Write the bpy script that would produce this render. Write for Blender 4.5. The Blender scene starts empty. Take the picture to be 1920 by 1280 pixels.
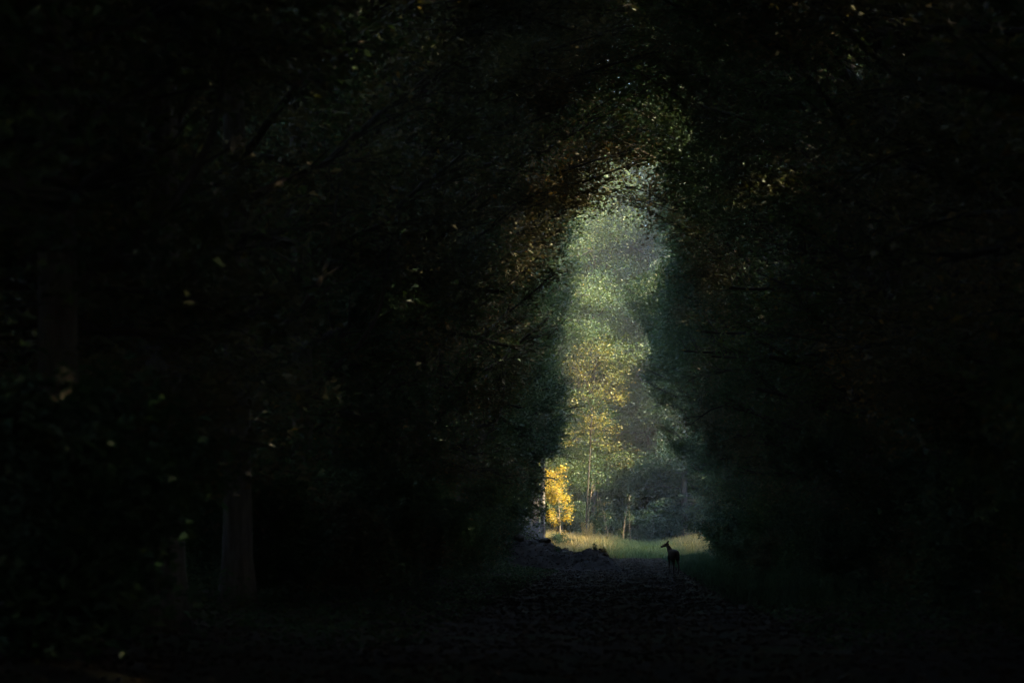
import bpy, math, random
import numpy as np
from mathutils import Vector, Matrix

# ------------------------------------------------------------------ camera, sky, sun, exposure
scene = bpy.context.scene
COL = scene.collection
F_PX = 5333.3            # 100 mm on a 36 mm wide frame of 1920 px
VX, VY = 1180.0, 1005.0  # where the ride's direction (+Y) meets the horizon in the photograph
CAM_H = 1.5

cam_data = bpy.data.cameras.new('camera')
cam_data.lens = 100.0
cam_data.sensor_width = 36.0
cam_data.shift_x = (960 - VX) / 1920.0
cam_data.shift_y = (VY - 640) / 1920.0
cam_data.clip_start = 0.5
cam_data.clip_end = 6000
cam_data.dof.use_dof = True
cam_data.dof.focus_distance = 128.0
cam_data.dof.aperture_fstop = 2.0
cam = bpy.data.objects.new('camera', cam_data)
cam.location = (0, 0, CAM_H)
cam.rotation_euler = (math.radians(90), 0, 0)
COL.objects.link(cam)
scene.camera = cam

SUN_AZ, SUN_EL = math.radians(120), math.radians(30)   # azimuth from +Y towards +X
world = bpy.data.worlds.new('World')
scene.world = world
world.use_nodes = True
wn = world.node_tree.nodes
bg = wn.get('Background') or wn.new('ShaderNodeBackground')
sky = wn.new('ShaderNodeTexSky')
sky.sky_type = 'NISHITA'
sky.sun_disc = False
sky.sun_elevation = SUN_EL
sky.sun_rotation = SUN_AZ
world.node_tree.links.new(sky.outputs['Color'], bg.inputs['Color'])
bg.inputs['Strength'].default_value = 0.15

sun_data = bpy.data.lights.new('sun', 'SUN')
sun_data.energy = 4.1
sun_data.angle = math.radians(0.55)
sun_data.color = (1.0, 0.81, 0.48)
sun = bpy.data.objects.new('sun', sun_data)
to_sun = Vector((math.cos(SUN_EL) * math.sin(SUN_AZ), math.cos(SUN_EL) * math.cos(SUN_AZ), math.sin(SUN_EL)))
sun.rotation_euler = to_sun.to_track_quat('Z', 'Y').to_euler()
sun.location = (60, 180, 80)
COL.objects.link(sun)

scene.view_settings.view_transform = 'Standard'
scene.view_settings.look = 'None'
scene.view_settings.gamma = 1.0
scene.view_settings.use_curve_mapping = False
scene.view_settings.exposure = 3.12
scene.render.engine = 'CYCLES'
cy = scene.cycles
cy.use_denoising = True
cy.max_bounces = 6
cy.diffuse_bounces = 3
cy.glossy_bounces = 2
cy.transmission_bounces = 4
cy.volume_bounces = 1
cy.transparent_max_bounces = 4
cy.use_adaptive_sampling = True
cy.adaptive_threshold = 0.025
cy.adaptive_min_samples = 32
cy.sample_clamp_indirect = 3.0

# ------------------------------------------------------------------ helpers
def tag(o, label=None, cat=None, group=None, kind=None):
    if label: o['label'] = label
    if cat: o['category'] = cat
    if group: o['group'] = group
    if kind: o['kind'] = kind
    return o

def link(o, parent=None):
    COL.objects.link(o)
    if parent is not None:
        o.parent = parent
    return o

def empty(name, loc=(0, 0, 0), rz=0.0, sc=1.0):
    o = bpy.data.objects.new(name, None)
    o.empty_display_size = 0.3
    o.location = loc
    o.rotation_euler = (0, 0, rz)
    o.scale = (sc, sc, sc) if not hasattr(sc, '__len__') else sc
    COL.objects.link(o)
    return o

class MB:
    """collects vertices and faces (tris + quads) into one mesh"""
    def __init__(self):
        self.v, self.f3, self.f4, self.t, self.n = [], [], [], [], 0
    def add(self, v, f3=None, f4=None, tint=0.5):
        v = np.asarray(v, dtype=np.float32).reshape(-1, 3)
        if f3 is not None and len(f3): self.f3.append(np.asarray(f3, dtype=np.int32).reshape(-1, 3) + self.n)
        if f4 is not None and len(f4): self.f4.append(np.asarray(f4, dtype=np.int32).reshape(-1, 4) + self.n)
        self.v.append(v)
        t = np.empty(len(v), dtype=np.float32); t[:] = tint
        self.t.append(t)
        self.n += len(v)
    def mesh(self, name, material, smooth=False):
        me = bpy.data.meshes.new(name)
        v = np.concatenate(self.v) if self.v else np.zeros((0, 3), np.float32)
        f3 = np.concatenate(self.f3) if self.f3 else np.zeros((0, 3), np.int32)
        f4 = np.concatenate(self.f4) if self.f4 else np.zeros((0, 4), np.int32)
        me.vertices.add(len(v)); me.vertices.foreach_set('co', v.ravel())
        nl = f3.size + f4.size
        me.loops.add(nl)
        me.loops.foreach_set('vertex_index', np.concatenate([f3.ravel(), f4.ravel()]).astype(np.int32))
        me.polygons.add(len(f3) + len(f4))
        starts = np.concatenate([np.arange(len(f3)) * 3, f3.size + np.arange(len(f4)) * 4]).astype(np.int32)
        me.polygons.foreach_set('loop_start', starts)
        me.polygons.foreach_set('use_smooth', np.full(len(f3) + len(f4), smooth, dtype=bool))
        me.update(calc_edges=True)
        at = me.attributes.new('tint', 'FLOAT', 'POINT')
        at.data.foreach_set('value', np.concatenate(self.t) if self.t else np.zeros(0, np.float32))
        if material: me.materials.append(material)
        return me
    def build(self, name, material, parent=None, smooth=False):
        return link(bpy.data.objects.new(name, self.mesh(name, material, smooth)), parent)

def tube(mb, pts, rad, sides=6, lobes=None, tint=0.5, cap=True):
    """tapered tube along a polyline; lobes(i, angles) multiplies the radius"""
    pts = np.asarray(pts, dtype=np.float64); rad = np.asarray(rad, dtype=np.float64)
    n = len(pts)
    tan = np.gradient(pts, axis=0)
    tan /= np.linalg.norm(tan, axis=1, keepdims=True) + 1e-9
    ref = np.array([0.0, 1.0, 0.0]) if abs(tan[0][2]) > 0.7 else np.array([0.0, 0.0, 1.0])
    u = np.cross(tan, ref); u /= np.linalg.norm(u, axis=1, keepdims=True) + 1e-9
    w = np.cross(tan, u)
    a = np.arange(sides) / sides * 2 * math.pi
    R = rad[:, None] * np.ones(sides)[None]
    if lobes is not None:
        R = R * lobes(np.arange(n)[:, None], a[None])
    V = pts[:, None, :] + R[..., None] * (np.cos(a)[None, :, None] * u[:, None, :] + np.sin(a)[None, :, None] * w[:, None, :])
    V = V.reshape(-1, 3)
    i = np.arange(n - 1)[:, None] * sides; j = np.arange(sides)[None]
    k = (j + 1) % sides
    F = np.stack([i + j, i + k, i + sides + k, i + sides + j], -1).reshape(-1, 4)
    f3 = None
    if cap:
        c0, c1 = len(V), len(V) + 1
        V = np.concatenate([V, pts[:1], pts[-1:]])
        jj = np.arange(sides); kk = (jj + 1) % sides; o = (n - 1) * sides
        f3 = np.concatenate([np.stack([kk, jj, np.full(sides, c0)], -1), np.stack([o + jj, o + kk, np.full(sides, c1)], -1)])
    mb.add(V, f3, F, tint)

def leaves(mb, C, rng, L=0.15, W=0.1, flat=0.55, tint=None, droop=0.25):
    """folded rhombic leaves at the centres C (n,3)"""
    C = np.asarray(C, dtype=np.float64); n = len(C)
    if n == 0: return
    az = rng.uniform(0, 2 * math.pi, n)
    d = np.stack([np.cos(az), np.sin(az), rng.normal(-droop, 0.3, n)], -1)
    d /= np.linalg.norm(d, axis=1, keepdims=True)
    up = np.stack([rng.normal(0, flat, n), rng.normal(0, flat, n), np.ones(n)], -1)
    s = np.cross(up, d); s /= np.linalg.norm(s, axis=1, keepdims=True) + 1e-9
    nn = np.cross(d, s)
    l = (L * rng.uniform(0.6, 1.3, n))[:, None]; w = (W * rng.uniform(0.6, 1.3, n))[:, None]
    v0 = C - 0.5 * l * d
    v2 = C + 0.5 * l * d - nn * l * 0.10
    v1 = C - 0.08 * l * d + 0.5 * w * s + nn * w * 0.22
    v3 = C - 0.08 * l * d - 0.5 * w * s + nn * w * 0.22
    V = np.stack([v0, v1, v2, v3], 1).reshape(-1, 3)
    b = np.arange(n)[:, None] * 4
    F = np.concatenate([b + [[0, 1, 2]], b + [[0, 2, 3]]])
    t = rng.uniform(0, 1, n) if tint is None else tint
    mb.add(V, F, None, np.repeat(t, 4))

# ------------------------------------------------------------------ materials
def new_mat(name):
    m = bpy.data.materials.new(name); m.use_nodes = True
    nt = m.node_tree; nt.nodes.clear()
    out = nt.nodes.new('ShaderNodeOutputMaterial')
    return m, nt, out

def ramp(nt, stops):
    r = nt.nodes.new('ShaderNodeValToRGB')
    e = r.color_ramp.elements
    while len(e) < len(stops): e.new(0.5)
    for el, (p, c) in zip(e, stops):
        el.position = p; el.color = (*c, 1)
    return r

def leaf_mat(name, stops, trans=0.42, vary=0.35):
    m, nt, out = new_mat(name)
    N, Lk = nt.nodes, nt.links
    at = N.new('ShaderNodeAttribute'); at.attribute_name = 'tint'
    oi = N.new('ShaderNodeObjectInfo')
    ma = N.new('ShaderNodeMath'); ma.operation = 'MULTIPLY_ADD'; ma.inputs[1].default_value = vary; ma.inputs[2].default_value = -vary / 2
    Lk.new(oi.outputs['Random'], ma.inputs[0])
    ad = N.new('ShaderNodeMath'); ad.operation = 'ADD'; ad.use_clamp = True
    Lk.new(at.outputs['Fac'], ad.inputs[0]); Lk.new(ma.outputs[0], ad.inputs[1])
    r = ramp(nt, stops); Lk.new(ad.outputs[0], r.inputs['Fac'])
    di = N.new('ShaderNodeBsdfDiffuse'); Lk.new(r.outputs['Color'], di.inputs['Color'])
    tr = N.new('ShaderNodeBsdfTranslucent')
    mx = N.new('ShaderNodeMix'); mx.data_type = 'RGBA'; mx.blend_type = 'MULTIPLY'; mx.inputs['Factor'].default_value = 1.0
    mx.inputs['B'].default_value = (1.35, 1.2, 0.45, 1)
    Lk.new(r.outputs['Color'], mx.inputs['A']); Lk.new(mx.outputs['Result'], tr.inputs['Color'])
    gl = N.new('ShaderNodeBsdfGlossy'); gl.inputs['Roughness'].default_value = 0.5; gl.inputs['Color'].default_value = (0.5, 0.5, 0.5, 1)
    m1 = N.new('ShaderNodeMixShader'); m1.inputs[0].default_value = trans
    Lk.new(di.outputs[0], m1.inputs[1]); Lk.new(tr.outputs[0], m1.inputs[2])
    m2 = N.new('ShaderNodeMixShader'); m2.inputs[0].default_value = 0.06
    Lk.new(m1.outputs[0], m2.inputs[1]); Lk.new(gl.outputs[0], m2.inputs[2])
    Lk.new(m2.outputs[0], out.inputs['Surface'])
    return m

LEAF_DARK = leaf_mat('leaf_dark_green', [(0, (.024, .056, .036)), (.5, (.044, .082, .036)), (.85, (.078, .100, .034)), (1, (.17, .12, .03))])
LEAF_OLIVE = leaf_mat('leaf_olive_bronze', [(0, (.036, .052, .028)), (.45, (.075, .076, .040)), (.8, (.115, .088, .050)), (1, (.24, .14, .04))])
LEAF_FAR = leaf_mat('leaf_yellow_green', [(0, (.030, .075, .034)), (.4, (.058, .105, .034)), (.75, (.095, .125, .034)), (.92, (.14, .14, .035)), (1, (.30, .20, .03))], vary=.45)
LEAF_TEAL = leaf_mat('leaf_blue_green', [(0, (.022, .060, .042)), (.6, (.038, .085, .050)), (1, (.075, .11, .045))])
LEAF_GOLD = leaf_mat('leaf_gold', [(0, (.12, .14, .03)), (.5, (.34, .29, .04)), (1, (.50, .35, .05))], trans=0.5)
LEAF_SUN_YELLOW = leaf_mat('leaf_sun_yellow', [(0, (.10, .14, .03)), (.5, (.22, .20, .035)), (1, (.38, .28, .05))], trans=0.45)  # yellow put into the leaf colour to stand in for sunlit foliage
LEAF_LITTER = leaf_mat('leaf_litter', [(0, (.022, .016, .012)), (.6, (.045, .032, .022)), (.94, (.08, .056, .034)), (1, (.20, .14, .06))], trans=0.1)
GRASS_M = leaf_mat('grass_blades', [(0, (.060, .110, .032)), (.4, (.100, .150, .045)), (.7, (.23, .20, .075)), (1, (.42, .30, .12))], trans=0.35, vary=0.0)
STRAW_M = leaf_mat('dry_straw', [(0, (.32, .26, .10)), (1, (.52, .42, .17))], trans=0.4, vary=0.0)
HERB_M = leaf_mat('herb_leaf', [(0, (.016, .050, .022)), (.7, (.030, .075, .028)), (1, (.07, .085, .025))], vary=0.1)

def bark_mat(name, c0, c1, moss=(.035, .05, .02), scale=3.0, mossy=0.5):
    m, nt, out = new_mat(name)
    N, Lk = nt.nodes, nt.links
    tc = N.new('ShaderNodeTexCoord')
    mp = N.new('ShaderNodeMapping'); mp.inputs['Scale'].default_value = (scale, scale, scale * 0.16)
    Lk.new(tc.outputs['Object'], mp.inputs['Vector'])
    n1 = N.new('ShaderNodeTexNoise'); n1.inputs['Scale'].default_value = 4.0; n1.inputs['Detail'].default_value = 6; n1.inputs['Roughness'].default_value = .65
    Lk.new(mp.outputs[0], n1.inputs['Vector'])
    r = ramp(nt, [(.3, c0), (.7, c1)]); Lk.new(n1.outputs['Fac'], r.inputs['Fac'])
    n2 = N.new('ShaderNodeTexNoise'); n2.inputs['Scale'].default_value = 0.7; n2.inputs['Detail'].default_value = 4
    Lk.new(tc.outputs['Object'], n2.inputs['Vector'])
    r2 = ramp(nt, [(.48, (0, 0, 0)), (.68, (mossy, mossy, mossy))]); Lk.new(n2.outputs['Fac'], r2.inputs['Fac'])
    mx = N.new('ShaderNodeMix'); mx.data_type = 'RGBA'
    Lk.new(r2.outputs['Color'], mx.inputs['Factor']); Lk.new(r.outputs['Color'], mx.inputs['A']); mx.inputs['B'].default_value = (*moss, 1)
    p = N.new('ShaderNodeBsdfPrincipled'); p.inputs['Roughness'].default_value = .9
    p.inputs['Specular IOR Level'].default_value = .2
    Lk.new(mx.outputs['Result'], p.inputs['Base Color'])
    b = N.new('ShaderNodeBump'); b.inputs['Strength'].default_value = .8; b.inputs['Distance'].default_value = .05
    Lk.new(n1.outputs['Fac'], b.inputs['Height']); Lk.new(b.outputs[0], p.inputs['Normal'])
    Lk.new(p.outputs[0], out.inputs['Surface'])
    return m

BARK = bark_mat('bark_grey', (.055, .047, .040), (.15, .135, .12))
BARK_PALE = bark_mat('bark_pale_grey', (.12, .11, .105), (.28, .26, .25), mossy=.6)
BARK_BRANCH = bark_mat('bark_branch', (.022, .018, .014), (.055, .045, .035), mossy=.3)
BARK_STEM = bark_mat('bark_sapling', (.13, .10, .07), (.30, .23, .16), mossy=.2)

def ground_mat():
    m, nt, out = new_mat('forest_floor')
    N, Lk = nt.nodes, nt.links
    g = N.new('ShaderNodeNewGeometry')
    n1 = N.new('ShaderNodeTexNoise'); n1.inputs['Scale'].default_value = 1.3; n1.inputs['Detail'].default_value = 8; n1.inputs['Roughness'].default_value = .7
    Lk.new(g.outputs['Position'], n1.inputs['Vector'])
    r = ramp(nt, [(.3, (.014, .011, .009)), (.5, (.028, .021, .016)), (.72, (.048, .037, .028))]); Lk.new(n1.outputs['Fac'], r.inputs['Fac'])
    n2 = N.new('ShaderNodeTexNoise'); n2.inputs['Scale'].default_value = .22; n2.inputs['Detail'].default_value = 5
    Lk.new(g.outputs['Position'], n2.inputs['Vector'])
    r2 = ramp(nt, [(.47, (0, 0, 0)), (.62, (.75, .75, .75))]); Lk.new(n2.outputs['Fac'], r2.inputs['Fac'])
    mx = N.new('ShaderNodeMix'); mx.data_type = 'RGBA'; mx.inputs['B'].default_value = (.026, .040, .016, 1)
    Lk.new(r2.outputs['Color'], mx.inputs['Factor']); Lk.new(r.outputs['Color'], mx.inputs['A'])
    p = N.new('ShaderNodeBsdfPrincipled'); p.inputs['Roughness'].default_value = .95; p.inputs['Specular IOR Level'].default_value = .15
    Lk.new(mx.outputs['Result'], p.inputs['Base Color'])
    b = N.new('ShaderNodeBump'); b.inputs['Strength'].default_value = .7; b.inputs['Distance'].default_value = .08
    Lk.new(n1.outputs['Fac'], b.inputs['Height']); Lk.new(b.outputs[0], p.inputs['Normal'])
    Lk.new(p.outputs[0], out.inputs['Surface'])
    return m
GROUND_M = ground_mat()

def plain_noise_mat(name, c0, c1, scale=3, rough=.85, bump=.4):
    m, nt, out = new_mat(name)
    N, Lk = nt.nodes, nt.links
    tc = N.new('ShaderNodeTexCoord')
    n1 = N.new('ShaderNodeTexNoise'); n1.inputs['Scale'].default_value = scale; n1.inputs['Detail'].default_value = 6
    Lk.new(tc.outputs['Object'], n1.inputs['Vector'])
    r = ramp(nt, [(.3, c0), (.7, c1)]); Lk.new(n1.outputs['Fac'], r.inputs['Fac'])
    p = N.new('ShaderNodeBsdfPrincipled'); p.inputs['Roughness'].default_value = rough; p.inputs['Specular IOR Level'].default_value = .2
    Lk.new(r.outputs['Color'], p.inputs['Base Color'])
    b = N.new('ShaderNodeBump'); b.inputs['Strength'].default_value = bump; b.inputs['Distance'].default_value = .03
    Lk.new(n1.outputs['Fac'], b.inputs['Height']); Lk.new(b.outputs[0], p.inputs['Normal'])
    Lk.new(p.outputs[0], out.inputs['Surface'])
    return m
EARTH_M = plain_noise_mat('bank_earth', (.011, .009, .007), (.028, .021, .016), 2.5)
STONE_M = plain_noise_mat('mossy_stone', (.035, .035, .03), (.09, .085, .07), 4)
MOSS_M = plain_noise_mat('moss', (.035, .042, .008), (.085, .085, .018), 6)
FUR_M = plain_noise_mat('deer_coat', (.022, .014, .010), (.045, .030, .020), 9, .8, .15)
EYE_M = plain_noise_mat('deer_eye', (.005, .004, .004), (.01, .008, .006), 3, .1, 0)

# ------------------------------------------------------------------ terrain
def sstep(a, b, x):
    t = np.clip((x - a) / (b - a), 0, 1); return t * t * (3 - 2 * t)

def ground_h(x, y):
    x = np.asarray(x, dtype=np.float64); y = np.asarray(y, dtype=np.float64)
    ax = np.abs(x - 0.3)
    h = 0.38 * sstep(3.6, 8.5, ax) * (1 - 0.6 * sstep(188, 200, y))
    h += 0.10 * np.sin(x * .45 + 1.3) * np.sin(y * .21) * sstep(3, 6, ax)
    h += 0.03 * np.sin(x * 2.1 + y * .7) * np.sin(y * 1.3 - x * .6)
    rut = np.exp(-((x + .55) / .28) ** 2) + np.exp(-((x - 1.15) / .28) ** 2)
    h -= 0.07 * rut * (1 - sstep(180, 192, y))
    h += (0.95 - 0.38 * np.exp(-((x - 1.8) / 2.6) ** 2)) * sstep(194, 242, y)
    # added rise of the ground on every side, to block low sky light
    h += 20 * sstep(44, 120, np.abs(x)) * (1 - sstep(0, 1, (x > 0) * 1.0) * 0.55 * sstep(150, 190, y))
    h += 20 * sstep(292, 370, y) + 20 * sstep(36, 110, -y)
    return h

def make_ground():
    xs = np.unique(np.concatenate([[-1500, -700, -350, -200, -140, -100], np.arange(-80, -12, 2.5), np.arange(-12, 12, .35), np.arange(12, 80, 2.5), [100, 140, 200, 350, 700, 1500]]))
    ys = np.unique(np.concatenate([[-1500, -600, -200, -80], np.arange(-40, 20, 4), np.arange(20, 200, .8), np.arange(200, 260, .8), np.arange(262, 330, 4), [350, 420, 600, 1000, 1500]]))
    X, Y = np.meshgrid(xs, ys)
    Z = ground_h(X, Y)
    V = np.stack([X, Y, Z], -1).reshape(-1, 3)
    nx, ny = len(xs), len(ys)
    i = np.arange(ny - 1)[:, None] * nx + np.arange(nx - 1)[None]
    F = np.stack([i, i + 1, i + nx + 1, i + nx], -1).reshape(-1, 4)
    mb = MB(); mb.add(V, None, F)
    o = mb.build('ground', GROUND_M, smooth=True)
    tag(o, 'dark forest floor with a rutted earth track running to the clearing', kind='structure')
make_ground()

# ------------------------------------------------------------------ trees
def polyline_branch(rng, p0, d0, length, n, up=0.0, wob=0.12, sag=0.0):
    pts = [np.array(p0, dtype=float)]
    d = np.array(d0, dtype=float); d /= np.linalg.norm(d)
    st = length / n
    for i in range(n):
        d = d + rng.normal(0, wob, 3) * np.array([1, 1, .6]) + np.array([0, 0, up - sag * (i / n)])
        d /= np.linalg.norm(d)
        pts.append(pts[-1] + d * st)
    return np.array(pts)

def tree_meshes(seed, H=28, r0=.36, zmin=4.0, zmid=12, reach=6.5, nbr=34, nleaf=34000, L=.16, W=.105,
                leafm=None, bark=None, inner=None, bias=0.0, spread=.34, stem_lean=.5, rise=.75, low=0.55, arch=None, vert=.75, flat=.85, clump=.6, face=0.0):
    """returns meshes (trunk, branches, crown). inner(p)->bool array: True where leaves/limbs are allowed."""
    rng = np.random.default_rng(seed)
    # trunk
    nz = 16
    t = np.linspace(0, 1, nz) ** 1.25
    lean = rng.normal(0, stem_lean, 2)
    px = lean[0] * t ** 1.6 + .18 * np.sin(t * 5 + rng.uniform(0, 6)) * t
    py = lean[1] * t ** 1.6 + .18 * np.sin(t * 4.3 + rng.uniform(0, 6)) * t
    tp = np.stack([px, py, t * H - .35 * (t == 0)], -1)
    tr = r0 * (1 - t) ** .75 * .92 + .03
    tr = tr * (1 + .45 * np.exp(-(t * H) / .5))
    ph = rng.uniform(0, 6, 3)
    def lob(i, a):
        zz = t[i] * H
        fl = np.exp(-zz / .8)
        return 1 + (.05 + .20 * fl) * np.sin(5 * a + ph[0]) + .04 * np.sin(3 * a + ph[1] + zz * .25) + .03 * np.sin(9 * a + zz * .4)
    mt = MB(); tube(mt, tp, tr, 18, lob)
    mbch = MB()
    ga = rng.uniform(0, 6.28)
    anchors, weights, btint = [], [], []
    def at_h(z):
        return np.array([np.interp(z, tp[:, 2], tp[:, 0]), np.interp(z, tp[:, 2], tp[:, 1]), z]), np.interp(z, tp[:, 2], tr)
    narch = arch[2] if arch else 0
    for k in range(nbr + narch):
        f = (k + rng.uniform(.1, .9)) / nbr
        z = zmin + (H - 1.0 - zmin) * f
        ga += 2.4 + rng.normal(0, .35)
        az = ga
        if bias > 0 and rng.uniform() < bias:
            az = rng.normal(0, .75)
        prof = (low + (1 - low) * min(1, (z - zmin) / max(.1, zmid - zmin))) if z < zmid else max(.22, math.sqrt(max(0, 1 - (.96 * (z - zmid) / (H - zmid)) ** 2)))
        ln = reach * prof * rng.uniform(.75, 1.15)
        el = rng.normal(.28, .24) + rise * f
        if f < .25: el -= .25
        if k >= nbr:   # limbs that arch over the ride
            z = rng.uniform(arch[0], arch[1]); f = .6; az = rng.normal(0, .4); ln = arch[3] * rng.uniform(.7, 1.1); el = rng.normal(.42, .15)
        p0, rr = at_h(z)
        d0 = np.array([math.cos(az) * math.cos(el), math.sin(az) * math.cos(el), math.sin(el)])
        n = 9
        P = polyline_branch(rng, p0, d0, ln, n, up=.03, wob=.13, sag=.14 if f < .5 else .05)
        bw = (rng.gamma(1.6, .6) + .08) * clump + (1 - clump); bt = rng.beta(2.0, 2.2)
        ok = inner(P) if inner is not None else np.ones(len(P), bool)
        m = len(P) if ok.all() else max(2, int(np.argmin(ok)))
        P = P[:m]
        br = min(rr * .45, .022 + .009 * ln) * (1 - np.linspace(0, 1, n + 1)[:m]) ** .8 + .008
        tube(mbch, P, br, 6, cap=False)
        # secondary limbs
        ns = int(5 + ln * 1.1)
        for s in range(ns):
            ff = rng.uniform(.22, 1.0)
            idx = ff * (m - 1); i0 = min(int(idx), m - 2)
            q = P[i0] + (P[i0 + 1] - P[i0]) * (idx - i0)
            dd = P[i0 + 1] - P[i0]; dd /= np.linalg.norm(dd) + 1e-9
            side = np.cross(dd, [0, 0, 1]) * (1 if s % 2 else -1)
            sd = dd * .7 + side * rng.uniform(.5, 1.0) + np.array([0, 0, rng.normal(0.02, .22)])
            sl = (1.1 + .30 * ln * (1 - ff * .5)) * rng.uniform(.6, 1.15)
            Q = polyline_branch(rng, q, sd, sl, 5, up=0, wob=.17, sag=.10)
            okq = inner(Q) if inner is not None else np.ones(len(Q), bool)
            mq = len(Q) if okq.all() else int(np.argmin(okq))
            if mq < 2: continue
            Q = Q[:mq]
            tube(mbch, Q, (.018 * (1 - np.linspace(0, 1, 6)) + .005)[:mq], 4, cap=False)
            for j in range(mq - 1):
                anchors.append((Q[j], Q[j + 1])); weights.append((j + .6) * sl * bw * (1 + face * min(1.0, max(0.0, Q[j][0] / 2.0)))); btint.append(bt)
    # top shoot
    A = np.array([a[0] for a in anchors]); B = np.array([a[1] for a in anchors]); w = np.array(weights); w /= w.sum()
    idx = rng.choice(len(A), nleaf, p=w)
    u = rng.uniform(0, 1, nleaf)[:, None]
    C = A[idx] * (1 - u) + B[idx] * u + rng.normal(0, 1, (nleaf, 3)) * np.array([spread, spread, spread * vert])
    # tint: by spray, plus a leaf's own jitter
    ncl = len(A); base = .55 * np.array(btint) + .45 * rng.beta(2.2, 2.6, ncl)
    tt = np.clip(base[idx][:nleaf] * .75 + rng.normal(.1, .13, nleaf), 0, 1)
    if inner is not None:
        keep = inner(C, 0.15); C = C[keep]; tt = tt[keep]
    mc = MB(); leaves(mc, C, rng, L, W, tint=tt, flat=flat)
    return (mt.mesh('trunk', bark or BARK, True), mbch.mesh('branches', BARK_BRANCH, True), mc.mesh('crown', leafm or LEAF_DARK))

def put_tree(name, meshes, loc, rz, sc, label, cat, group=None):
    e = empty(name, (loc[0], loc[1], float(ground_h(loc[0], loc[1])) - .03), rz, sc)
    tag(e, label, cat, group)
    for nm, me in zip(('trunk', 'branches', 'crown'), meshes):
        if me is not None:
            link(bpy.data.objects.new(nm, me), e)
    return e

ROW = 6.3
def at_px(px, D): return (px - VX) / F_PX * D
# clear tunnel over the ride, in metres from the ride's centre line, as the trees' local +x reach
def inner_for(side, tall, seed):
    if tall:  # kept open overhead, a slot added to let skylight into the ride
        zs = np.array([0, 3.5, 5, 8, 12, 17, 19.5, 21.5, 23, 40.])
        if side < 0: wd = np.array([4.7, 4.7, 4.6, 4.3, 4.4, 4.0, 3.8, 3.6, 3.6, 4.0])
        else:        wd = np.array([5.0, 4.9, 4.3, 3.0, 2.3, 2.0, 2.2, 2.6, 3.0, 4.0])
    else:
        zs = np.array([0, 3, 4.5, 7.5, 10.5, 13, 15, 40.])
        if side < 0: wd = np.array([4.8, 4.8, 4.6, 4.3, 3.8, 2.2, -1.5, -4.5])
        else:        wd = np.array([5.0, 4.9, 4.2, 3.6, 3.0, 1.6, -1.0, -4.5])
    r = np.random.default_rng(seed); ph = r.uniform(0, 6.28, 3)
    def f(P, soft=0.0):
        z = P[:, 2]
        w = np.interp(z, zs, wd) - sstep(4, 7, z) * (.75 * np.sin(z * .8 + ph[0] + P[:, 1] * .4) + .4 * np.sin(z * 1.9 + ph[1] + P[:, 1] * .7) + .2)
        if soft: w = w - r.uniform(-.7, .7, len(z)) * sstep(3, 6, z)
        return P[:, 0] < ROW - w
    return f

AV = {}
for k in range(3):
    AV[-1, True, k] = tree_meshes(100 + k, H=22.5 + k % 3, r0=.24 + .03 * k, zmin=3.0, zmid=15, reach=7.0, nbr=38, low=.8, nleaf=52000, leafm=LEAF_DARK, inner=inner_for(-1, True, k), bias=.3, face=2.0)
    AV[1, True, k] = tree_meshes(200 + k, H=22.5 + (k + 1) % 3, r0=.22 + .03 * k, zmin=2.8, zmid=15, reach=7.2, nbr=38, low=.8, nleaf=52000, leafm=LEAF_OLIVE if k % 2 == 0 else LEAF_DARK, inner=inner_for(1, True, k + 5), bias=.35, face=2.0)
    AV[-1, False, k] = tree_meshes(120 + k, H=26 + k % 3, r0=.23 + .03 * k, zmin=3.4, zmid=17, reach=8.0, nbr=40, low=.8, nleaf=56000, leafm=LEAF_OLIVE if k == 0 else LEAF_DARK, inner=inner_for(-1, False, k + 10), bias=.35, face=1.2, arch=(10, 23, 27, 9.5), clump=.65)
    AV[1, False, k] = tree_meshes(220 + k, H=26 + (k + 1) % 3, r0=.22 + .03 * k, zmin=3.2, zmid=17, reach=8.0, nbr=40, low=.8, nleaf=56000, leafm=LEAF_DARK if k == 1 else LEAF_OLIVE, inner=inner_for(1, False, k + 15), bias=.35, face=1.2, arch=(10, 23, 27, 9.5), clump=.65)
UNDER = [tree_meshes(700 + k, H=10 + 2 * k, r0=.09 + .02 * k, zmin=1.3, zmid=5, reach=3.2, nbr=30, nleaf=17000, L=.15, W=.10, leafm=(LEAF_DARK, LEAF_OLIVE)[k], low=.8) for k in range(2)]
WOOD = [tree_meshes(300 + k, H=28 + k, r0=.26 + .03 * k, zmin=4.5, zmid=14, reach=6.8, nleaf=24000, L=.34, W=.22, leafm=(LEAF_DARK, LEAF_OLIVE, LEAF_DARK)[k]) for k in range(3)]
THIN = [tree_meshes(310 + k, H=26 + k, r0=.24 + .03 * k, zmin=4.5, zmid=14, reach=6.4, nleaf=9000, L=.26, W=.17, leafm=(LEAF_DARK, LEAF_OLIVE, LEAF_DARK)[k]) for k in range(3)]
FARU = [tree_meshes(720 + k, H=(11, 15, 13)[k], r0=.07 + .015 * k, zmin=1.6, zmid=6, reach=3.0, nbr=34, nleaf=20000, L=.16, W=.11, leafm=(LEAF_FAR, LEAF_FAR, LEAF_TEAL)[k], low=.75) for k in range(3)]
FAR = [tree_meshes(400 + k, H=32 + k, r0=.28, zmin=4.0, zmid=16, reach=6.2, nbr=50, nleaf=72000, L=.165, W=.11, leafm=(LEAF_FAR, LEAF_FAR, LEAF_TEAL)[k], bark=BARK, spread=.50, vert=.9, flat=1.0, clump=.45) for k in range(3)]

# the clearing, with an invented opening towards the sun to let light in
def in_clearing(x, y):
    return -13 < x < 27 and 190 < y < 247.5

rng = random.Random(11)
def zone(y):
    return 'short of the deer' if y < 95 else ('level with the bank' if y < 142 else 'near the clearing')
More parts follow.
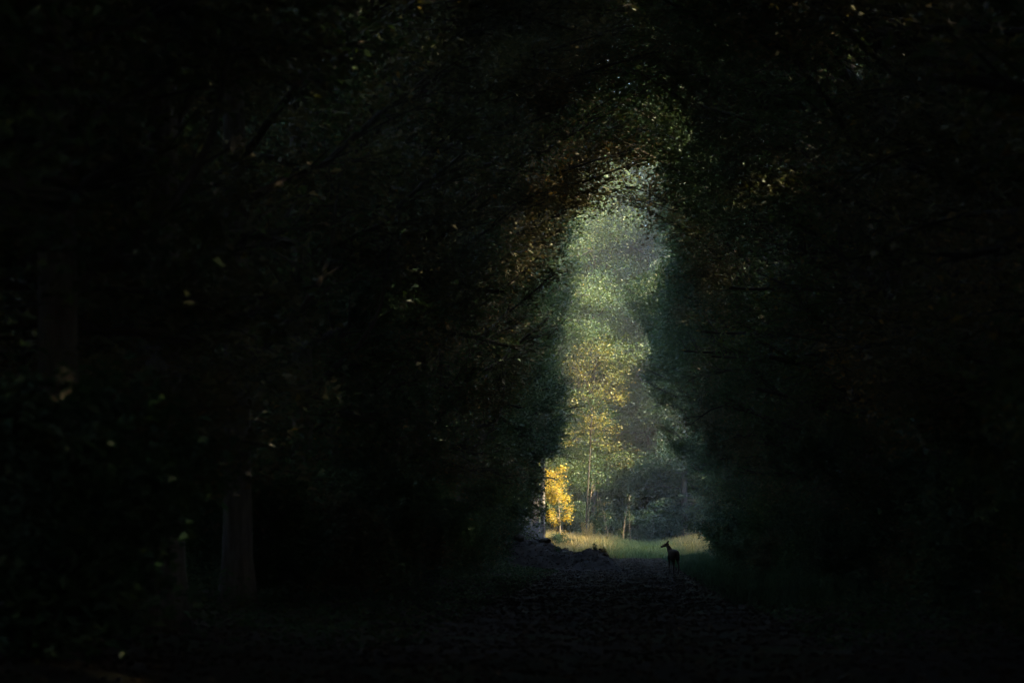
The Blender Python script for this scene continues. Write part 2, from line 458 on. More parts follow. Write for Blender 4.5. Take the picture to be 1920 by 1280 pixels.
# the two rows that line the ride
for side, y in ((-1, -8.0), (1, -5.0)):
    while y < 184:
        yy = y + rng.uniform(-1.2, 1.2)
        if side < 0 and yy > 168: break
        kk = rng.randrange(3); m = AV[side, yy > 109, kk]
        hue = 'bronze-green' if m[2].materials[0] == LEAF_OLIVE else 'dark green'
        put_tree('avenue_tree', m, (side * (ROW + rng.uniform(-.2, .5)), yy), (0 if side < 0 else math.pi) + rng.uniform(-.22, .22), rng.uniform(.94, 1.05),
                 f"tall {hue} tree lining the ride on the {'bank' if side < 0 else 'deer'}'s side, {zone(yy)}", 'tree',
                 f"{hue} row trees on the {'bank' if side < 0 else 'deer'} side, {zone(yy)}")
        y += 8.0
for side in (-1, 1):
    y = 24.0
    while y < 186:
        if side < 0 and y > 141: break
        yy = y + rng.uniform(-1.5, 1.5); x = side * (8.2 + rng.uniform(-.6, 1.6))
        if side < 0 and yy < 49 and 340 < VX + F_PX * x / yy < 600:
            x -= 2.6
        put_tree('young_beech', UNDER[rng.randrange(2)], (x, yy), rng.uniform(0, 6.28), rng.uniform(.85, 1.15),
                 f"young tree leafy to the ground, behind the {'bank' if side < 0 else 'deer'}-side row, {zone(yy)}", 'tree',
                 f"young trees behind the {'bank' if side < 0 else 'deer'}-side row, {zone(yy)}")
        y += 4.6
# the wood behind them; outer sunward rows added, crown density set for light
for side in (-1, 1):
    for row, off in enumerate((12.5, 19, 26.5, 35) if side < 0 else (12.5, 18, 24.5, 31.5, 39, 46)):
        y = -30 + rng.uniform(0, 6)
        while y < 188:
            x = side * (off + rng.uniform(-1.5, 1.5)); yy = y + rng.uniform(-2, 2)
            if not in_clearing(x, yy):
                put_tree('forest_tree', (WOOD if (side > 0 and off > 20) or yy < (40 if side < 0 else 78) else THIN)[rng.randrange(3)], (x, yy), rng.uniform(0, 6.28), rng.uniform(.85, 1.1),
                         f"tall tree of the dim wood behind the {'bank' if side < 0 else 'deer'}-side row, {zone(yy)}",
                         'tree', f"dim wood on the {'bank' if side < 0 else 'deer'} side, {zone(yy)}")
            y += 9.5 if side < 0 or off < 20 else 9.3
put_tree('forest_tree', WOOD[1], (10.0, 113), 1.1, 1.0, 'tall tree pressed close behind the deer-side row, level with the bank', 'tree')
for x, yy in ((-3, -24), (3.5, -27), (0, -34), (-8, -30), (8, -31)):  # added out of view behind the camera, blocking sky light along the ride
    put_tree('forest_tree', WOOD[rng.randrange(3)], (x, yy), rng.uniform(0, 6.28), 1.0, 'unseen tree added across the ride to stop sky light from behind', 'tree', 'added trees stopping sky light from behind')
# far edge and sides of the clearing
for row, yy0 in enumerate((250, 257, 265, 274, 284)):
    x = -44 + rng.uniform(0, 4)
    while x < 40:
        yy = yy0 + rng.uniform(-1.5, 1.5)
        if not in_clearing(x, yy) and not (row == 0 and -9 < x < 9):
            k = rng.randrange(3)
            hue = 'dim green tree deep in the wood' if row > 2 else (('broad yellow-green tree', 'tall yellow-green tree', 'blue-green tree')[k] + (' fronting the wood' if row == 0 else ' inside the wood'))
            put_tree('edge_tree', (FAR if row < 3 else WOOD)[k], (x, yy), rng.uniform(0, 6.28), rng.uniform(.98, 1.2),
                     hue + ' beyond the grassy clearing', 'tree', hue + ' beyond the clearing')
        x += 6.2 + rng.uniform(-.8, .8)
for x0 in (31, 38.5, 46, 54):  # unseen trees added to keep the sun off the clearing's lower parts
    yy = 186.0 + rng.uniform(0, 4)
    while yy < 268:
        if x0 < 35 and 187 < yy < 201:      # gap left in the added trees so sun reaches the maple
            yy += 8.5; continue
        put_tree('forest_tree', WOOD[rng.randrange(3)], (x0 + rng.uniform(-1.2, 1.2), yy), rng.uniform(0, 6.28), rng.uniform(.82, .92),
                 'unseen tree of the shade wood added on the sunward side of the clearing', 'tree', 'wood on the sunward side of the clearing')
        yy += 8.5 + rng.uniform(-1, 1)
for i in range(12):
    x = -16.5 - (i % 2) * 7 + rng.uniform(-1, 1); yy = 194 + i * 4.6
    if not in_clearing(x, yy):
        put_tree('edge_tree', FAR[rng.randrange(3)], (x, yy), rng.uniform(0, 6.28), rng.uniform(.9, 1.05),
                 'yellow-green tree at the clearing edge behind the big grey trunks', 'tree', 'trees along the clearing edge behind the big trunks')

for row, yy0 in enumerate((249.5, 254.5, 261)):
    x = -18 + rng.uniform(0, 3)
    while x < 18:
        if row < 2 and -3.8 < x < 6.5:
            x += 2.0; continue
        put_tree('young_tree', FARU[(0, 1, 2, 1)[rng.randrange(4)]], (x, yy0 + rng.uniform(-1, 1)), rng.uniform(0, 6.28), rng.uniform(.8, 1.25),
                 'young leafy tree at the foot of the wood beyond the clearing', 'tree', 'young trees beyond the clearing')
        x += 4.3 + rng.uniform(-.8, .8)

for i, (px, yy, k, sc) in enumerate(((1048, 251.5, 0, 1.08), (1110, 253, 1, 1.14), (1166, 262, 0, 1.15), (1283, 251, 2, 1.0), (1225, 256, 1, 1.2), (1330, 253, 1, 1.05))):
    put_tree('edge_tree', FAR[k], (at_px(px, yy), yy), i * 1.9 + .4, sc, ('yellow-green tree fronting the wood behind the golden maple', 'tall yellow-green tree right behind the golden-crowned tree', 'yellow-green tree fronting the wood behind the two saplings',
              'blue-green tree fronting the wood straight behind the deer', 'tall yellow-green tree set back between the saplings and the deer', 'yellow-green tree behind the tall straw grass by the end tree')[i], 'tree')
put_tree('sunlit_gold_tree', tree_meshes(730, H=16.5, r0=.06, zmin=8.5, zmid=12, reach=3.0, nbr=26, nleaf=3600, L=.17, W=.13, leafm=LEAF_SUN_YELLOW, bark=BARK_BRANCH, low=.7, spread=.4, vert=.8, flat=.9),
         ((1098 - VX) / F_PX * 248.5, 248.5), 0, 1.0, 'slender tree with its crown coloured golden for sunlit leaves beyond the clearing', 'tree')

# the old pale trunks where the ride opens on the clearing
def old_trunk(seed, px, D, dia, label, crown=True):
    m = list(AV[-1, True, seed % 3])
    mm = tree_meshes(500 + seed, H=28, r0=dia / 2 / .96, zmin=6.4, zmid=15, reach=6.5, nbr=30, nleaf=10000, leafm=LEAF_DARK, bark=BARK_PALE, inner=inner_for(-1, True, seed + 30), stem_lean=.2)
    put_tree('old_tree', mm, ((px - VX) / F_PX * D, D), .1, 1.0, label, 'tree')
old_trunk(0, 945, 188, .98, 'broad pale grey old tree, outermost from the ride in the clump at the clearing')
old_trunk(1, 979, 191, .66, 'mossy grey trunk squeezed between two broader pale trunks at the clearing')
old_trunk(2, 1001, 187.5, .84, 'broad pale grey trunk of the clump nearest the ride at the clearing')
old_trunk(3, 1018, 190, .30, 'slim pale stem right beside the broad trunk at the clearing edge')
def inner_end_bank(P, soft=0.0):
    z = P[:, 2]
    w = np.interp(z, [0, 4, 6.2, 7.6, 9, 10, 12.8, 14.9, 17, 18.3, 19.7, 22, 40], [7, 6.8, 5.6, 4.4, 3.4, 4.0, 4.8, 4.4, 3.3, 2.8, 3.7, 4.2, 4.4])
    return P[:, 0] < 7.9 - w + (.3 * np.sin(z * 5 + P[:, 1] * 3) if soft else 0)
put_tree('avenue_tree', tree_meshes(511, H=25, r0=.2, zmin=6.2, zmid=14, reach=6, nbr=40, nleaf=56000, leafm=LEAF_DARK, bark=BARK_PALE, inner=inner_end_bank, bias=.35, stem_lean=.15, arch=(6.5, 17, 16, 6.5)),
         (-7.9, 182), 0, 1.0, 'leafy tree with a pale trunk standing before the clump of old grey trunks', 'tree')
def inner_end(P, soft=0.0):
    z = P[:, 2]
    w = np.interp(z, [0, 3.4, 5.1, 7.6, 10, 12, 13.8, 15.6, 16.6, 17.6, 19.7, 21.8, 24, 40], [5.2, 4.9, 3.8, 2.4, 1.5, .9, 1.3, .8, -.3, -.5, 2.0, 3.3, 3.6, 4])
    return P[:, 0] < 5.95 - w + (.3 * np.sin(z * 5 + P[:, 1] * 3) if soft else 0)
put_tree('avenue_tree', tree_meshes(510, H=27, r0=.235, zmin=3.0, zmid=15, reach=7, nbr=34, nleaf=64000, leafm=LEAF_DARK, inner=inner_end, bias=.4, stem_lean=.15, arch=(9.5, 16, 26, 8.0), low=.85),
         (5.95, 187), math.pi, 1.0, 'straight dark tree at the end of the row, at the tall grass edge', 'tree')

# ------------------------------------------------------------------ shrubs
def shrub_meshes(seed, H=3.2, R=1.8, stems=8, nleaf=7000, L=.13, W=.09, leafm=None, arch=.12):
    rng = np.random.default_rng(seed)
    ms, mc = MB(), MB(); A, B = [], []
    for k in range(stems):
        az = k / stems * 6.28 + rng.normal(0, .4)
        lean = rng.uniform(.15, .9) * R / H
        d = np.array([math.cos(az) * lean, math.sin(az) * lean, 1.0])
        P = polyline_branch(rng, (rng.normal(0, .15), rng.normal(0, .15), -.1), d, H * rng.uniform(.7, 1.08), 8, wob=.09, sag=arch)
        tube(ms, P, .022 * (1 - np.linspace(0, .85, 9)) * (H / 3), 5, cap=False)
        for s in range(9):
            ff = rng.uniform(.12, 1) * 7.99; i0 = int(ff)
            q = P[i0] + (P[i0 + 1] - P[i0]) * (ff - i0)
            a2 = rng.uniform(0, 6.28)
            Q = polyline_branch(rng, q, (math.cos(a2), math.sin(a2), rng.normal(.15, .25)), rng.uniform(.4, 1.0) * R * .55, 4, wob=.2, sag=.15)
            tube(ms, Q, .009 * (1 - np.linspace(0, .8, 5)), 4, cap=False)
            for j in range(4): A.append(Q[j]); B.append(Q[j + 1])
    A, B = np.array(A), np.array(B)
    idx = rng.integers(0, len(A), nleaf); u = rng.uniform(0, 1, nleaf)[:, None]
    C = A[idx] * (1 - u) + B[idx] * u + rng.normal(0, 1, (nleaf, 3)) * np.array([.2, .2, .12])
    C = C[C[:, 2] > .03]
    base = rng.beta(2, 2.4, len(A)); tt = np.clip(base[idx][:len(C)] * .7 + rng.normal(.1, .14, len(C)), 0, 1)
    leaves(mc, C, rng, L, W, tint=tt)
    return (ms.mesh('stems', BARK_BRANCH, True), mc.mesh('foliage', leafm or LEAF_DARK))

def put_shrub(name, meshes, x, y, rz, sc, label, cat, group=None):
    e = empty(name, (x, y, float(ground_h(x, y)) - .02), rz, sc); tag(e, label, cat, group)
    for nm, me in zip(('stems', 'foliage'), meshes):
        if me: link(bpy.data.objects.new(nm, me), e)
    return e

SHR = [shrub_meshes(600, 3.4, 2.0, leafm=LEAF_DARK), shrub_meshes(601, 2.4, 1.9, leafm=HERB_M), shrub_meshes(602, 4.4, 2.3, 9, 9000, leafm=LEAF_DARK),
       shrub_meshes(603, 3.0, 2.0, leafm=LEAF_TEAL), shrub_meshes(604, 2.0, 1.5, leafm=LEAF_OLIVE)]
for side in (-1, 1):
    y = 26.0
    while y < 190:
        for off in ((5.9, 8.6, 14.0) if side > 0 else (6.3, 9.5, 15.0)):
            x = side * (off + rng.uniform(-.7, .9)); yy = y + rng.uniform(-1.4, 1.4)
            if in_clearing(x, yy) and x > 9: continue
            if side < 0 and (141 < yy or (yy < 49 and 340 < VX + F_PX * x / yy < 600)) and x > -10.5: continue
            if side > 0 and yy > 168 and x < 8.0: continue
            k = rng.randrange(5)
            hue = ('tall dark', 'low green', 'very tall dark', 'blue-green', 'low bronze')[k]
            put_shrub('shrub', SHR[k], x, yy, rng.uniform(0, 6.28), rng.uniform(.75, 1.2),
                      f"{hue} shrub under trees on the {'bank' if side < 0 else 'deer'}'s side, {zone(yy)}", 'shrub',
                      f"{hue} shrubs on the {'bank' if side < 0 else 'deer'} side, {zone(yy)}")
        y += 3.4
# understorey beyond the clearing
for row, yy0 in enumerate((249.5, 254, 260, 268, 280)):
    x = -30 + rng.uniform(0, 3)
    while x < 28:
        yy = yy0 + rng.uniform(-1, 1)
        if not in_clearing(x, yy) and not (row == 0 and abs(x) > 8 and rng.random() < .35):
            put_shrub('shrub', SHR[(2, 3, 0, 3)[rng.randrange(4)]], x, yy + (1.5 if row == 0 else 0), rng.uniform(0, 6.28), rng.uniform(1.0, 1.6),
                      'blue-green bush in the shade at the foot of the wood beyond the clearing', 'shrub', 'bushes at the foot of the wood beyond the clearing')
        x += 3.6 + rng.uniform(-.6, .6)
for i in range(7):
    put_shrub('shrub', SHR[(0, 3, 2)[i % 3]], -11.5 + rng.uniform(-1.5, .8), 196 + i * 7.5, rng.uniform(0, 6.28), rng.uniform(.9, 1.25),
              'green bush at the clearing edge behind the big grey trunks', 'shrub', 'bushes behind the big grey trunks')

# ------------------------------------------------------------------ young trees of the clearing
def young_tree(name, seed, x, y, H, r, forks, nleaf, zleaf, R, leafm, label, cat='tree', L=.13, W=.09, lean=(0, 0), low=0):
    rng = np.random.default_rng(seed)
    ms, mc = MB(), MB(); A, B = [], []
    P = polyline_branch(rng, (0, 0, -.15), (lean[0], lean[1], 1), H, 12, wob=.06)
    tube(ms, P, r * (1 - np.linspace(0, .88, 13)), 8)
    for k in range(forks):
        f = rng.uniform(zleaf[0], zleaf[1]) if low == 0 or k >= low else rng.uniform(.05, .25)
        ii = min(f * 12, 11.99); i0 = int(ii); q = P[i0] + (P[i0 + 1] - P[i0]) * (ii - i0)
        az = rng.uniform(0, 6.28); ln = R * rng.uniform(.5, 1.1)
        el = rng.normal(.5, .25) if not (low and k < low) else 1.1
        Q = polyline_branch(rng, q, (math.cos(az) * math.cos(el), math.sin(az) * math.cos(el), math.sin(el)), ln, 6, wob=.12, sag=.12)
        tube(ms, Q, r * .42 * (1 - np.linspace(0, .85, 7)), 5, cap=False)
        for j in range(2, 6): A.append(Q[j]); B.append(Q[j + 1])
        for s in range(3):
            q2 = Q[rng.integers(2, 6)]; a2 = az + rng.normal(0, .9)
            S = polyline_branch(rng, q2, (math.cos(a2), math.sin(a2), rng.normal(0, .3)), ln * .4, 4, wob=.2, sag=.1)
            tube(ms, S, r * .16 * (1 - np.linspace(0, .7, 5)), 4, cap=False)
            for j in range(4): A.append(S[j]); B.append(S[j + 1])
    e = empty(name, (x, y, float(ground_h(x, y)))); tag(e, label, cat)
    ms.build('stem', BARK_STEM, e, True)
    if nleaf:
        A, B = np.array(A), np.array(B)
        idx = rng.integers(0, len(A), nleaf); u = rng.uniform(0, 1, nleaf)[:, None]
        C = A[idx] * (1 - u) + B[idx] * u + rng.normal(0, .17, (nleaf, 3))
        leaves(mc, C, rng, L, W); mc.build('foliage', leafm, e)
    return e
def at_px(px, D): return (px - VX) / F_PX * D
young_tree('young_maple', 1, at_px(1050, 215), 215, 6.2, .045, 22, 2600, (.28, .98), 1.5, LEAF_GOLD, 'young maple with glowing golden leaves at the clearing edge', L=.16, W=.13, lean=(.05, 0))
young_tree('sapling', 2, at_px(1141, 241), 241, 4.2, .034, 7, 380, (.4, .9), 1.3, LEAF_FAR, 'forked sapling with a small yellow-green leaf tuft at the far grass edge', low=2)
young_tree('sapling', 3, at_px(1168, 243), 243, 4.6, .032, 6, 160, (.5, .95), 1.2, LEAF_FAR, 'nearly bare sapling splayed at its foot beside the forked sapling', low=2, lean=(-.03, 0))
young_tree('sapling', 4, at_px(1185, 244), 244, 3.6, .022, 4, 120, (.5, .95), .9, LEAF_TEAL, 'thin dark whip of a sapling leaning over the far grass', low=1, lean=(-.12, 0))
young_tree('slim_birch', 5, at_px(1124, 253), 253, 17, .045, 18, 2200, (.6, 1), 2.2, LEAF_FAR, 'slim pale birch stem standing before the shaded wood edge')
young_tree('slim_birch', 6, at_px(1100, 251), 251, 15, .045, 16, 2600, (.5, 1), 2.0, LEAF_FAR, 'slim birch with a thin yellowish top at the wood edge')

put_shrub('shrub', SHR[1], at_px(1046, 213), 213, 1.0, .6, 'round green bush hiding the foot of the golden maple', 'shrub')

# ------------------------------------------------------------------ grass of the clearing
def grass_patch(seed, n, xr, yr, hgt, wid, region=None, tint=None):
    rng = np.random.default_rng(seed)
    x = rng.uniform(*xr, n); y = rng.uniform(*yr, n)
    if region is not None:
        k = region(x, y, rng); x, y = x[k], y[k]
    n = len(x)
    z = ground_h(x, y) - .02
    h = hgt(x, y, rng); az = rng.uniform(0, 6.28, n); b = rng.uniform(.1, .55, n)
    d = np.stack([np.cos(az), np.sin(az), np.zeros(n)], -1); s = np.stack([-np.sin(az), np.cos(az), np.zeros(n)], -1)
    # blades face any way
    ph = rng.uniform(0, 6.28, n); s = np.stack([np.cos(ph), np.sin(ph), np.zeros(n)], -1)
    w = (wid * rng.uniform(.6, 1.3, n))[:, None]; p = np.stack([x, y, z], -1); H = h[:, None]; B = b[:, None]
    up = np.array([0, 0, 1.0])
    v0 = p - s * w / 2; v1 = p + s * w / 2
    m = p + up * H * .55 + d * H * B * .25
    v2 = m - s * w * .4; v3 = m + s * w * .4
    v4 = p + up * H * (1 - .25 * B) + d * H * B
    V = np.stack([v0, v1, v2, v3, v4], 1).reshape(-1, 3)
    i = np.arange(n)[:, None] * 5
    mb = MB(); mb.add(V, np.concatenate([i + [[2, 3, 4]]]), i + [[0, 1, 3, 2]], np.repeat(tint(x, y, rng), 5))
    return mb
def clump(x, y):
    return .5 + .25 * np.sin(x * 1.7 + 2.1 * np.sin(y * .6)) + .25 * np.sin(y * 1.1 + 1.7 * np.sin(x * .8))
mid = lambda x: np.exp(-((x - 1.2) / 2.6) ** 2)
g = grass_patch(1, 130000, (-14, 14), (188, 250),
    lambda x, y, r: (.25 + .42 * clump(x * 1.6, y * 1.4) + .28 * (1 - mid(x))) * r.uniform(.4, 1.25, len(x)), .03,
    lambda x, y, r: y > 190 + 3 * clump(x, y * .7) - 3.5 * (np.abs(x - 1) > 3.5) + r.normal(0, .8, len(x)),
    lambda x, y, r: np.clip(.78 - .62 * mid(x) + .25 * (clump(x * 1.3, y) - .5) + r.normal(0, .15, len(x)), 0, 1))
tag(g.build('clearing_grass', GRASS_M), 'long green and straw-coloured grass covering the clearing', 'grass', kind='stuff')
g = grass_patch(2, 60000, (12, 78), (165, 250),
    lambda x, y, r: r.uniform(.3, .8, len(x)), .05, None, lambda x, y, r: np.clip(r.normal(.5, .25, len(x)), 0, 1))
tag(g.build('meadow_grass', GRASS_M), 'long grass of the invented sunward opening beyond the row of trees', 'grass', kind='stuff')
g = grass_patch(3, 9000, (-14, 14), (196, 249), lambda x, y, r: r.uniform(.75, 1.25, len(x)), .016,
    lambda x, y, r: r.uniform(0, 1, len(x)) > 1.25 * mid(x) + .35 * (1 - clump(x, y)), lambda x, y, r: np.clip(r.normal(.9, .1, len(x)), 0, 1))
tag(g.build('seed_stalks', GRASS_M), 'pale seed stalks standing above the clearing grass', 'grass', kind='stuff')
# rough herbs on both verges of the ride
def herbs(seed, n, xr, yr, hmax):
    rng = np.random.default_rng(seed)
    x = rng.uniform(*xr, n); y = rng.uniform(*yr, n)
    k = rng.uniform(0, 1, n) < clump(x * .7, y * .5) + .15
    x, y = x[k], y[k]; n = len(x)
    edge = np.clip((np.abs(x) - 2.6) / 3.5, .12, 1)
    z = ground_h(x, y) + hmax * edge * clump(x, y) * rng.uniform(0, 1, n) ** .8
    mb = MB(); leaves(mb, np.stack([x, y, z], -1), rng, .14, .07, flat=.7)
    return mb
tag(herbs(5, 42000, (2.6, 8.5), (38, 192), 1.0).build('verge_herbs', HERB_M), 'low dark green herbs on the verge where the deer stands', 'undergrowth', kind='stuff')
tag(herbs(6, 30000, (-9, -3.0), (38, 186), .7).build('verge_herbs', HERB_M), 'low dark herbs on the verge around the earth bank', 'undergrowth', kind='stuff')
g = grass_patch(8, 26000, (2.2, 8.5), (60, 192), lambda x, y, r: (.2 + .45 * np.clip((x - 2.2) / 3, 0, 1)) * r.uniform(.5, 1.2, len(x)), .025, None, lambda x, y, r: np.clip(r.normal(.2, .15, len(x)), 0, 1))
tag(g.build('verge_grass', HERB_M), 'dim green grass along the verge beside the deer', 'grass', kind='stuff')

# dry reed tufts catching the light
def tuft(seed, px, D, n, h, w, label):
    rng = np.random.default_rng(seed)
    x, y = at_px(px, D), D
    mb = MB()
    for i in range(n):
        a = rng.uniform(0, 6.28); rr_ = abs(rng.normal(0, w * .3))
        P = polyline_branch(rng, (math.cos(a) * rr_, math.sin(a) * rr_, -.05), (math.cos(a) * .16, math.sin(a) * .16, 1), h * rng.uniform(.55, 1.1), 4, wob=.05, sag=.02)
        tube(mb, P, .015 * (1 - np.linspace(0, .6, 5)), 3, cap=False, tint=rng.uniform(0, 1))
        q = P[-1]
        leaves(mb, q + rng.normal(0, .03, (3, 3)) * [1, 1, 3], rng, .14, .03, tint=rng.uniform(0, 1, 3))
    o = mb.build('grass_tuft', STRAW_M); o.location = (x, y, float(ground_h(x, y)))
    tag(o, label, 'grass tuft')
tuft(1, 1101, 232, 80, 1.75, .6, 'upright sheaf of orange dry reeds rising from the middle of the grass')
tuft(2, 1034, 226, 16, 1.3, .7, 'loose dry stalks beside the pale trunk at the grass edge')
tuft(3, 1048, 229, 12, 1.0, .6, 'short leaning straw stalks between the pale trunk and the reed sheaf')
tuft(4, 1290, 236, 14, 1.2, .5, 'rusty dry stalks above the grass behind the deer')
tuft(5, 1312, 232, 16, 1.2, .9, 'thin pale straw stalks in tall grass near the end tree of the row')

# ------------------------------------------------------------------ earth bank beside the track
def vnoise(x, y, seed):
    r = np.random.default_rng(seed); T = r.uniform(-1, 1, (64, 64))
    xi = np.floor(x).astype(int); yi = np.floor(y).astype(int); fx = x - xi; fy = y - yi
    fx = fx * fx * (3 - 2 * fx); fy = fy * fy * (3 - 2 * fy)
    g = lambda a, b: T[a % 64, b % 64]
    return (g(xi, yi) * (1 - fx) + g(xi + 1, yi) * fx) * (1 - fy) + (g(xi, yi + 1) * (1 - fx) + g(xi + 1, yi + 1) * fx) * fy
BANK_D = 125.0
bx = (np.array([820, 870, 930, 960, 975, 990, 1005, 1020, 1034, 1050, 1066, 1082, 1100, 1118, 1132, 1142, 1154, 1172]) - VX) / F_PX * BANK_D
bz = 1.5 - (np.array([1040, 1012, 1004, 1009, 1006, 1012, 1010, 1011, 1021, 1029, 1034, 1037, 1033, 1031, 1033, 1043, 1056, 1068]) - VY) / F_PX * BANK_D
def bank_h(x, y):
    yc = BANK_D + .5 * np.sin(x * 1.1)
    b = np.interp(x, bx, bz, left=0, right=-.05)
    bell = np.exp(-(np.abs(y - yc) / (2.0 + .35 * b)) ** 2.4)
    n = .16 * vnoise(x * 1.6, y * 1.6, 1) + .09 * vnoise(x * 4, y * 4, 2) + .05 * vnoise(x * 9, y * 9, 3)
    return b * bell * (1 + .10 * vnoise(x * .9, y * .9, 4)) + n * np.clip(b * bell * 2.2, 0, .75) + ground_h(x, y) * (1 - .8 * bell) - .05
xs = np.arange(-9.5, .4, .09); ys = np.arange(119.5, 131, .11)
X, Y = np.meshgrid(xs, ys); Z = bank_h(X, Y)
nx, ny = len(xs), len(ys); i = np.arange(ny - 1)[:, None] * nx + np.arange(nx - 1)[None]
mb = MB(); mb.add(np.stack([X, Y, Z], -1).reshape(-1, 3), None, np.stack([i, i + 1, i + nx + 1, i + nx], -1).reshape(-1, 4))
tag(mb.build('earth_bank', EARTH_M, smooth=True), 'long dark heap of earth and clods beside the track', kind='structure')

def rock(seed, px, dy, r, zs, label, mat=STONE_M, name='clod', cat='clod'):
    rng = np.random.default_rng(seed)
    import bmesh
    bm = bmesh.new(); bmesh.ops.create_icosphere(bm, subdivisions=3, radius=1)
    dirs = rng.normal(0, 1, (9, 3)); dirs /= np.linalg.norm(dirs, axis=1, keepdims=True); lim = rng.uniform(.62, .95, 9)
    for v in bm.verts:
        c = np.array(v.co)
        for d, l in zip(dirs, lim):
            k = c @ d
            if k > l: c = c - d * (k - l) * .9
        c = c * (1 + .05 * math.sin(c[0] * 9 + seed) * math.sin(c[1] * 8))
        v.co = Vector(c) * r
        v.co.z *= zs
    for f in bm.faces: f.smooth = True
    me = bpy.data.meshes.new(name); bm.to_mesh(me); bm.free(); me.materials.append(mat)
    o = link(bpy.data.objects.new(name, me))
    D = BANK_D + dy; x = at_px(px, D)
    o.location = (x, D, float(bank_h(np.array([x]), np.array([D]))[0]) + r * zs * .25); o.rotation_euler = (0, 0, rng.uniform(0, 6))
    return tag(o, label, cat)
rock(1, 973, -.3, .26, .8, 'blocky dark clod standing up on the crest of the earth bank')
rock(2, 1002, 0, .17, .8, 'small rounded clod on the crest before the broad pale trunk')
rock(3, 1022, .1, .28, .55, 'flat dark slab of earth where the bank drops towards the track')
rock(4, 1060, -.6, .2, .7, 'half-buried lump on the low saddle of the bank')
#rock(5, 1128, -.4, .2, .5, 'rounded end lump of the bank nearest the track')
def stump():
    D = 122.5; x = at_px(931, D); z = float(bank_h(np.array([x]), np.array([D]))[0])
    e = empty('mossy_stump', (x, D, z - .1)); tag(e, 'short mossy stump with a dark hollow on top of the earth bank', 'stump')
    rng = np.random.default_rng(3)
    mb = MB()
    zz = np.array([0, .15, .35, .52, .60, .58, .40]); rr_ = np.array([.34, .29, .26, .26, .22, .14, .10])
    tube(mb, np.stack([.03 * np.sin(zz * 5), 0 * zz, zz], -1), rr_, 20, lambda i, a: 1 + .10 * np.sin(3 * a + 1) + .05 * np.sin(7 * a + i), cap=False)
    mb.build('bark', MOSS_M, e, True)
    m2 = MB(); tube(m2, [(0, 0, .30), (0, 0, .405)], [.12, .12], 14); m2.build('hollow', EARTH_M, e, True)
stump()

def weed(seed, px, D, h, n, label, leafm=HERB_M):
    rng = np.random.default_rng(seed); x = at_px(px, D); z = float(bank_h(np.array([x]), np.array([D]))[0])
    e = empty('weed', (x, D, z)); tag(e, label, 'weed')
    ms, mc = MB(), MB(); C = []
    for k in range(5):
        a = rng.uniform(0, 6.28); P = polyline_branch(rng, (0, 0, -.05), (math.cos(a) * .4, math.sin(a) * .4, 1), h * rng.uniform(.6, 1.1), 5, wob=.1)
        tube(ms, P, .008 * (1 - np.linspace(0, .7, 6)), 4, cap=False); C.append(P[2:])
    C = np.concatenate(C); C = C[rng.integers(0, len(C), n)] + rng.normal(0, .05, (n, 3))
    leaves(mc, C, rng, .11, .07); ms.build('stems', BARK_BRANCH, e, True); mc.build('foliage', leafm, e)
weed(1, 1046, 124.6, .34, 50, 'little ragged weed on the slope of the earth bank')
weed(2, 1117, 124.5, .3, 70, 'leafy weed sprouting from the end lump of the bank')
weed(3, 1132, 124.2, .3, 60, 'small weed leaning over the bank end by the track', LEAF_OLIVE)

# fallen leaves and twigs
def litter(seed, n, xr, yr, hf):
    rng = np.random.default_rng(seed); x = rng.uniform(*xr, n); y = rng.uniform(*yr, n)
    mb = MB(); leaves(mb, np.stack([x, y, hf(x, y) + .025], -1), rng, .12, .09, flat=.35, droop=0)
    return mb
tag(litter(1, 44000, (-7, 7), (22, 192), ground_h).build('leaf_litter', LEAF_LITTER), 'brown fallen leaves strewn over the track', 'leaf litter', kind='stuff')
tag(litter(2, 5000, (-9, 0), (120, 130.5), bank_h).build('leaf_litter', LEAF_LITTER), 'fallen leaves and crumbs on the earth bank', 'leaf litter', kind='stuff')

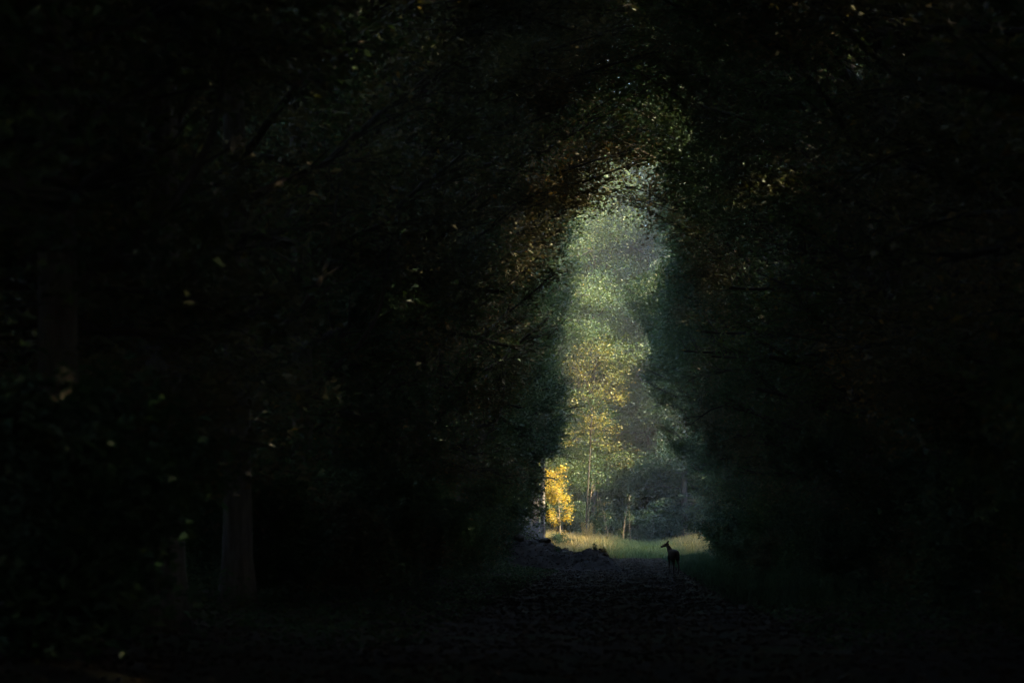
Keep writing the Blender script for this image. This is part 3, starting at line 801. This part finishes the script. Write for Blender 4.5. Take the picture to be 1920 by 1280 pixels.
# ------------------------------------------------------------------ deer
def deer():
    V, E, R = [], [], []
    def add(p, r, parent=None):
        V.append(p); R.append(r if isinstance(r, tuple) else (r, r))
        if parent is not None: E.append((parent, len(V) - 1))
        return len(V) - 1
    pel = add((-.30, 0, .83), (.165, .165))
    loin = add((-.06, 0, .81), (.155, .165), pel)
    ch = add((.20, 0, .775), (.15, .19), loin)
    sh = add((.36, 0, .84), (.125, .15), ch)
    n1 = add((.41, .04, .93), (.105, .12), sh)
    n2 = add((.45, .07, 1.02), (.085, .095), n1)
    n3 = add((.475, .10, 1.10), (.072, .08), n2)
    hd = add((.485, .15, 1.135), (.075, .085), n3)
    h2 = add((.49, .225, 1.105), (.06, .066), hd)
    mz = add((.495, .305, 1.065), (.042, .045), h2)
    add((.497, .375, 1.035), (.036, .034), mz)
    for s, tip in ((1, (.545, .05, 1.28)), (-1, (.425, .06, 1.285))):
        a = add((.485 + s * .04, .12, 1.19), (.022, .022), hd)
        b = add(((.485 + s * .04 + tip[0]) / 2, .085, 1.24), (.034, .018), a)
        add(tip, (.008, .006), b)
    rump = add((-.44, 0, .82), (.12, .13), pel)
    t1 = add((-.53, 0, .80), (.035, .03), rump); add((-.57, 0, .68), (.022, .015), t1)
    for s in (1, -1):
        a = add((.26, s * .085, .63), (.07, .085), ch)
        b = add((.235, s * .095, .48), .048, a)
        c = add((.255, s * .09, .31), .027, b)
        d = add((.25, s * .09, .09), .018, c)
        add((.285, s * .09, .012), .022, d)
        dx = .05 if s > 0 else -.03
        a = add((-.31, s * .09, .66), (.10, .12), pel)
        b = add((-.23 + dx * .5, s * .10, .53), .065, a)
        c = add((-.43 + dx, s * .09, .34), .032, b)
        d = add((-.40 + dx, s * .09, .09), .020, c)
        add((-.365 + dx, s * .09, .012), .023, d)
    me = bpy.data.meshes.new('body'); me.from_pydata(V, E, []); me.update()
    o = bpy.data.objects.new('body', me); COL.objects.link(o)
    sk = o.modifiers.new('skin', 'SKIN'); sk.use_smooth_shade = True
    ss = o.modifiers.new('sub', 'SUBSURF'); ss.levels = ss.render_levels = 2
    for i, r in enumerate(R):
        me.skin_vertices[0].data[i].radius = r
        me.skin_vertices[0].data[i].use_root = (i == 0)
    dg = bpy.context.evaluated_depsgraph_get()
    new = bpy.data.meshes.new_from_object(o.evaluated_get(dg))
    o.modifiers.clear(); o.data = new; new.name = 'body'
    new.materials.clear(); new.materials.append(FUR_M)
    D = 111.0
    e = empty('deer', (1.72, D, float(ground_h(1.72, D)) + .0), math.radians(104), 1.03)
    tag(e, 'dark silhouetted doe standing on the track, head turned sideways', 'deer')
    o.parent = e
    for s in (1, -1):
        mb = MB(); tube(mb, [(.488 + s * .05, .205, 1.13), (.488 + s * .066, .205, 1.13), (.488 + s * .07, .205, 1.13)], [.014, .011, .004], 8)
        mb.build('eye', EYE_M, e, True)
deer()

# ------------------------------------------------------------------ haze
def haze():
    m, nt, out = new_mat('haze')
    v = nt.nodes.new('ShaderNodeVolumePrincipled')
    v.inputs['Color'].default_value = (.86, .92, 1, 1); v.inputs['Density'].default_value = .00035; v.inputs['Anisotropy'].default_value = .2
    nt.links.new(v.outputs[0], out.inputs['Volume'])
    x0, x1, y0, y1, z0, z1 = -170, 170, -130, 420, -3, 72
    V = [(x0, y0, z0), (x1, y0, z0), (x1, y1, z0), (x0, y1, z0), (x0, y0, z1), (x1, y0, z1), (x1, y1, z1), (x0, y1, z1)]
    mb = MB(); mb.add(V, None, [(0, 3, 2, 1), (4, 5, 6, 7), (0, 1, 5, 4), (1, 2, 6, 5), (2, 3, 7, 6), (3, 0, 4, 7)])
    tag(mb.build('haze', m), 'thin evening haze hanging in the wood', 'haze', kind='stuff')
HAZE = True
if HAZE: haze()
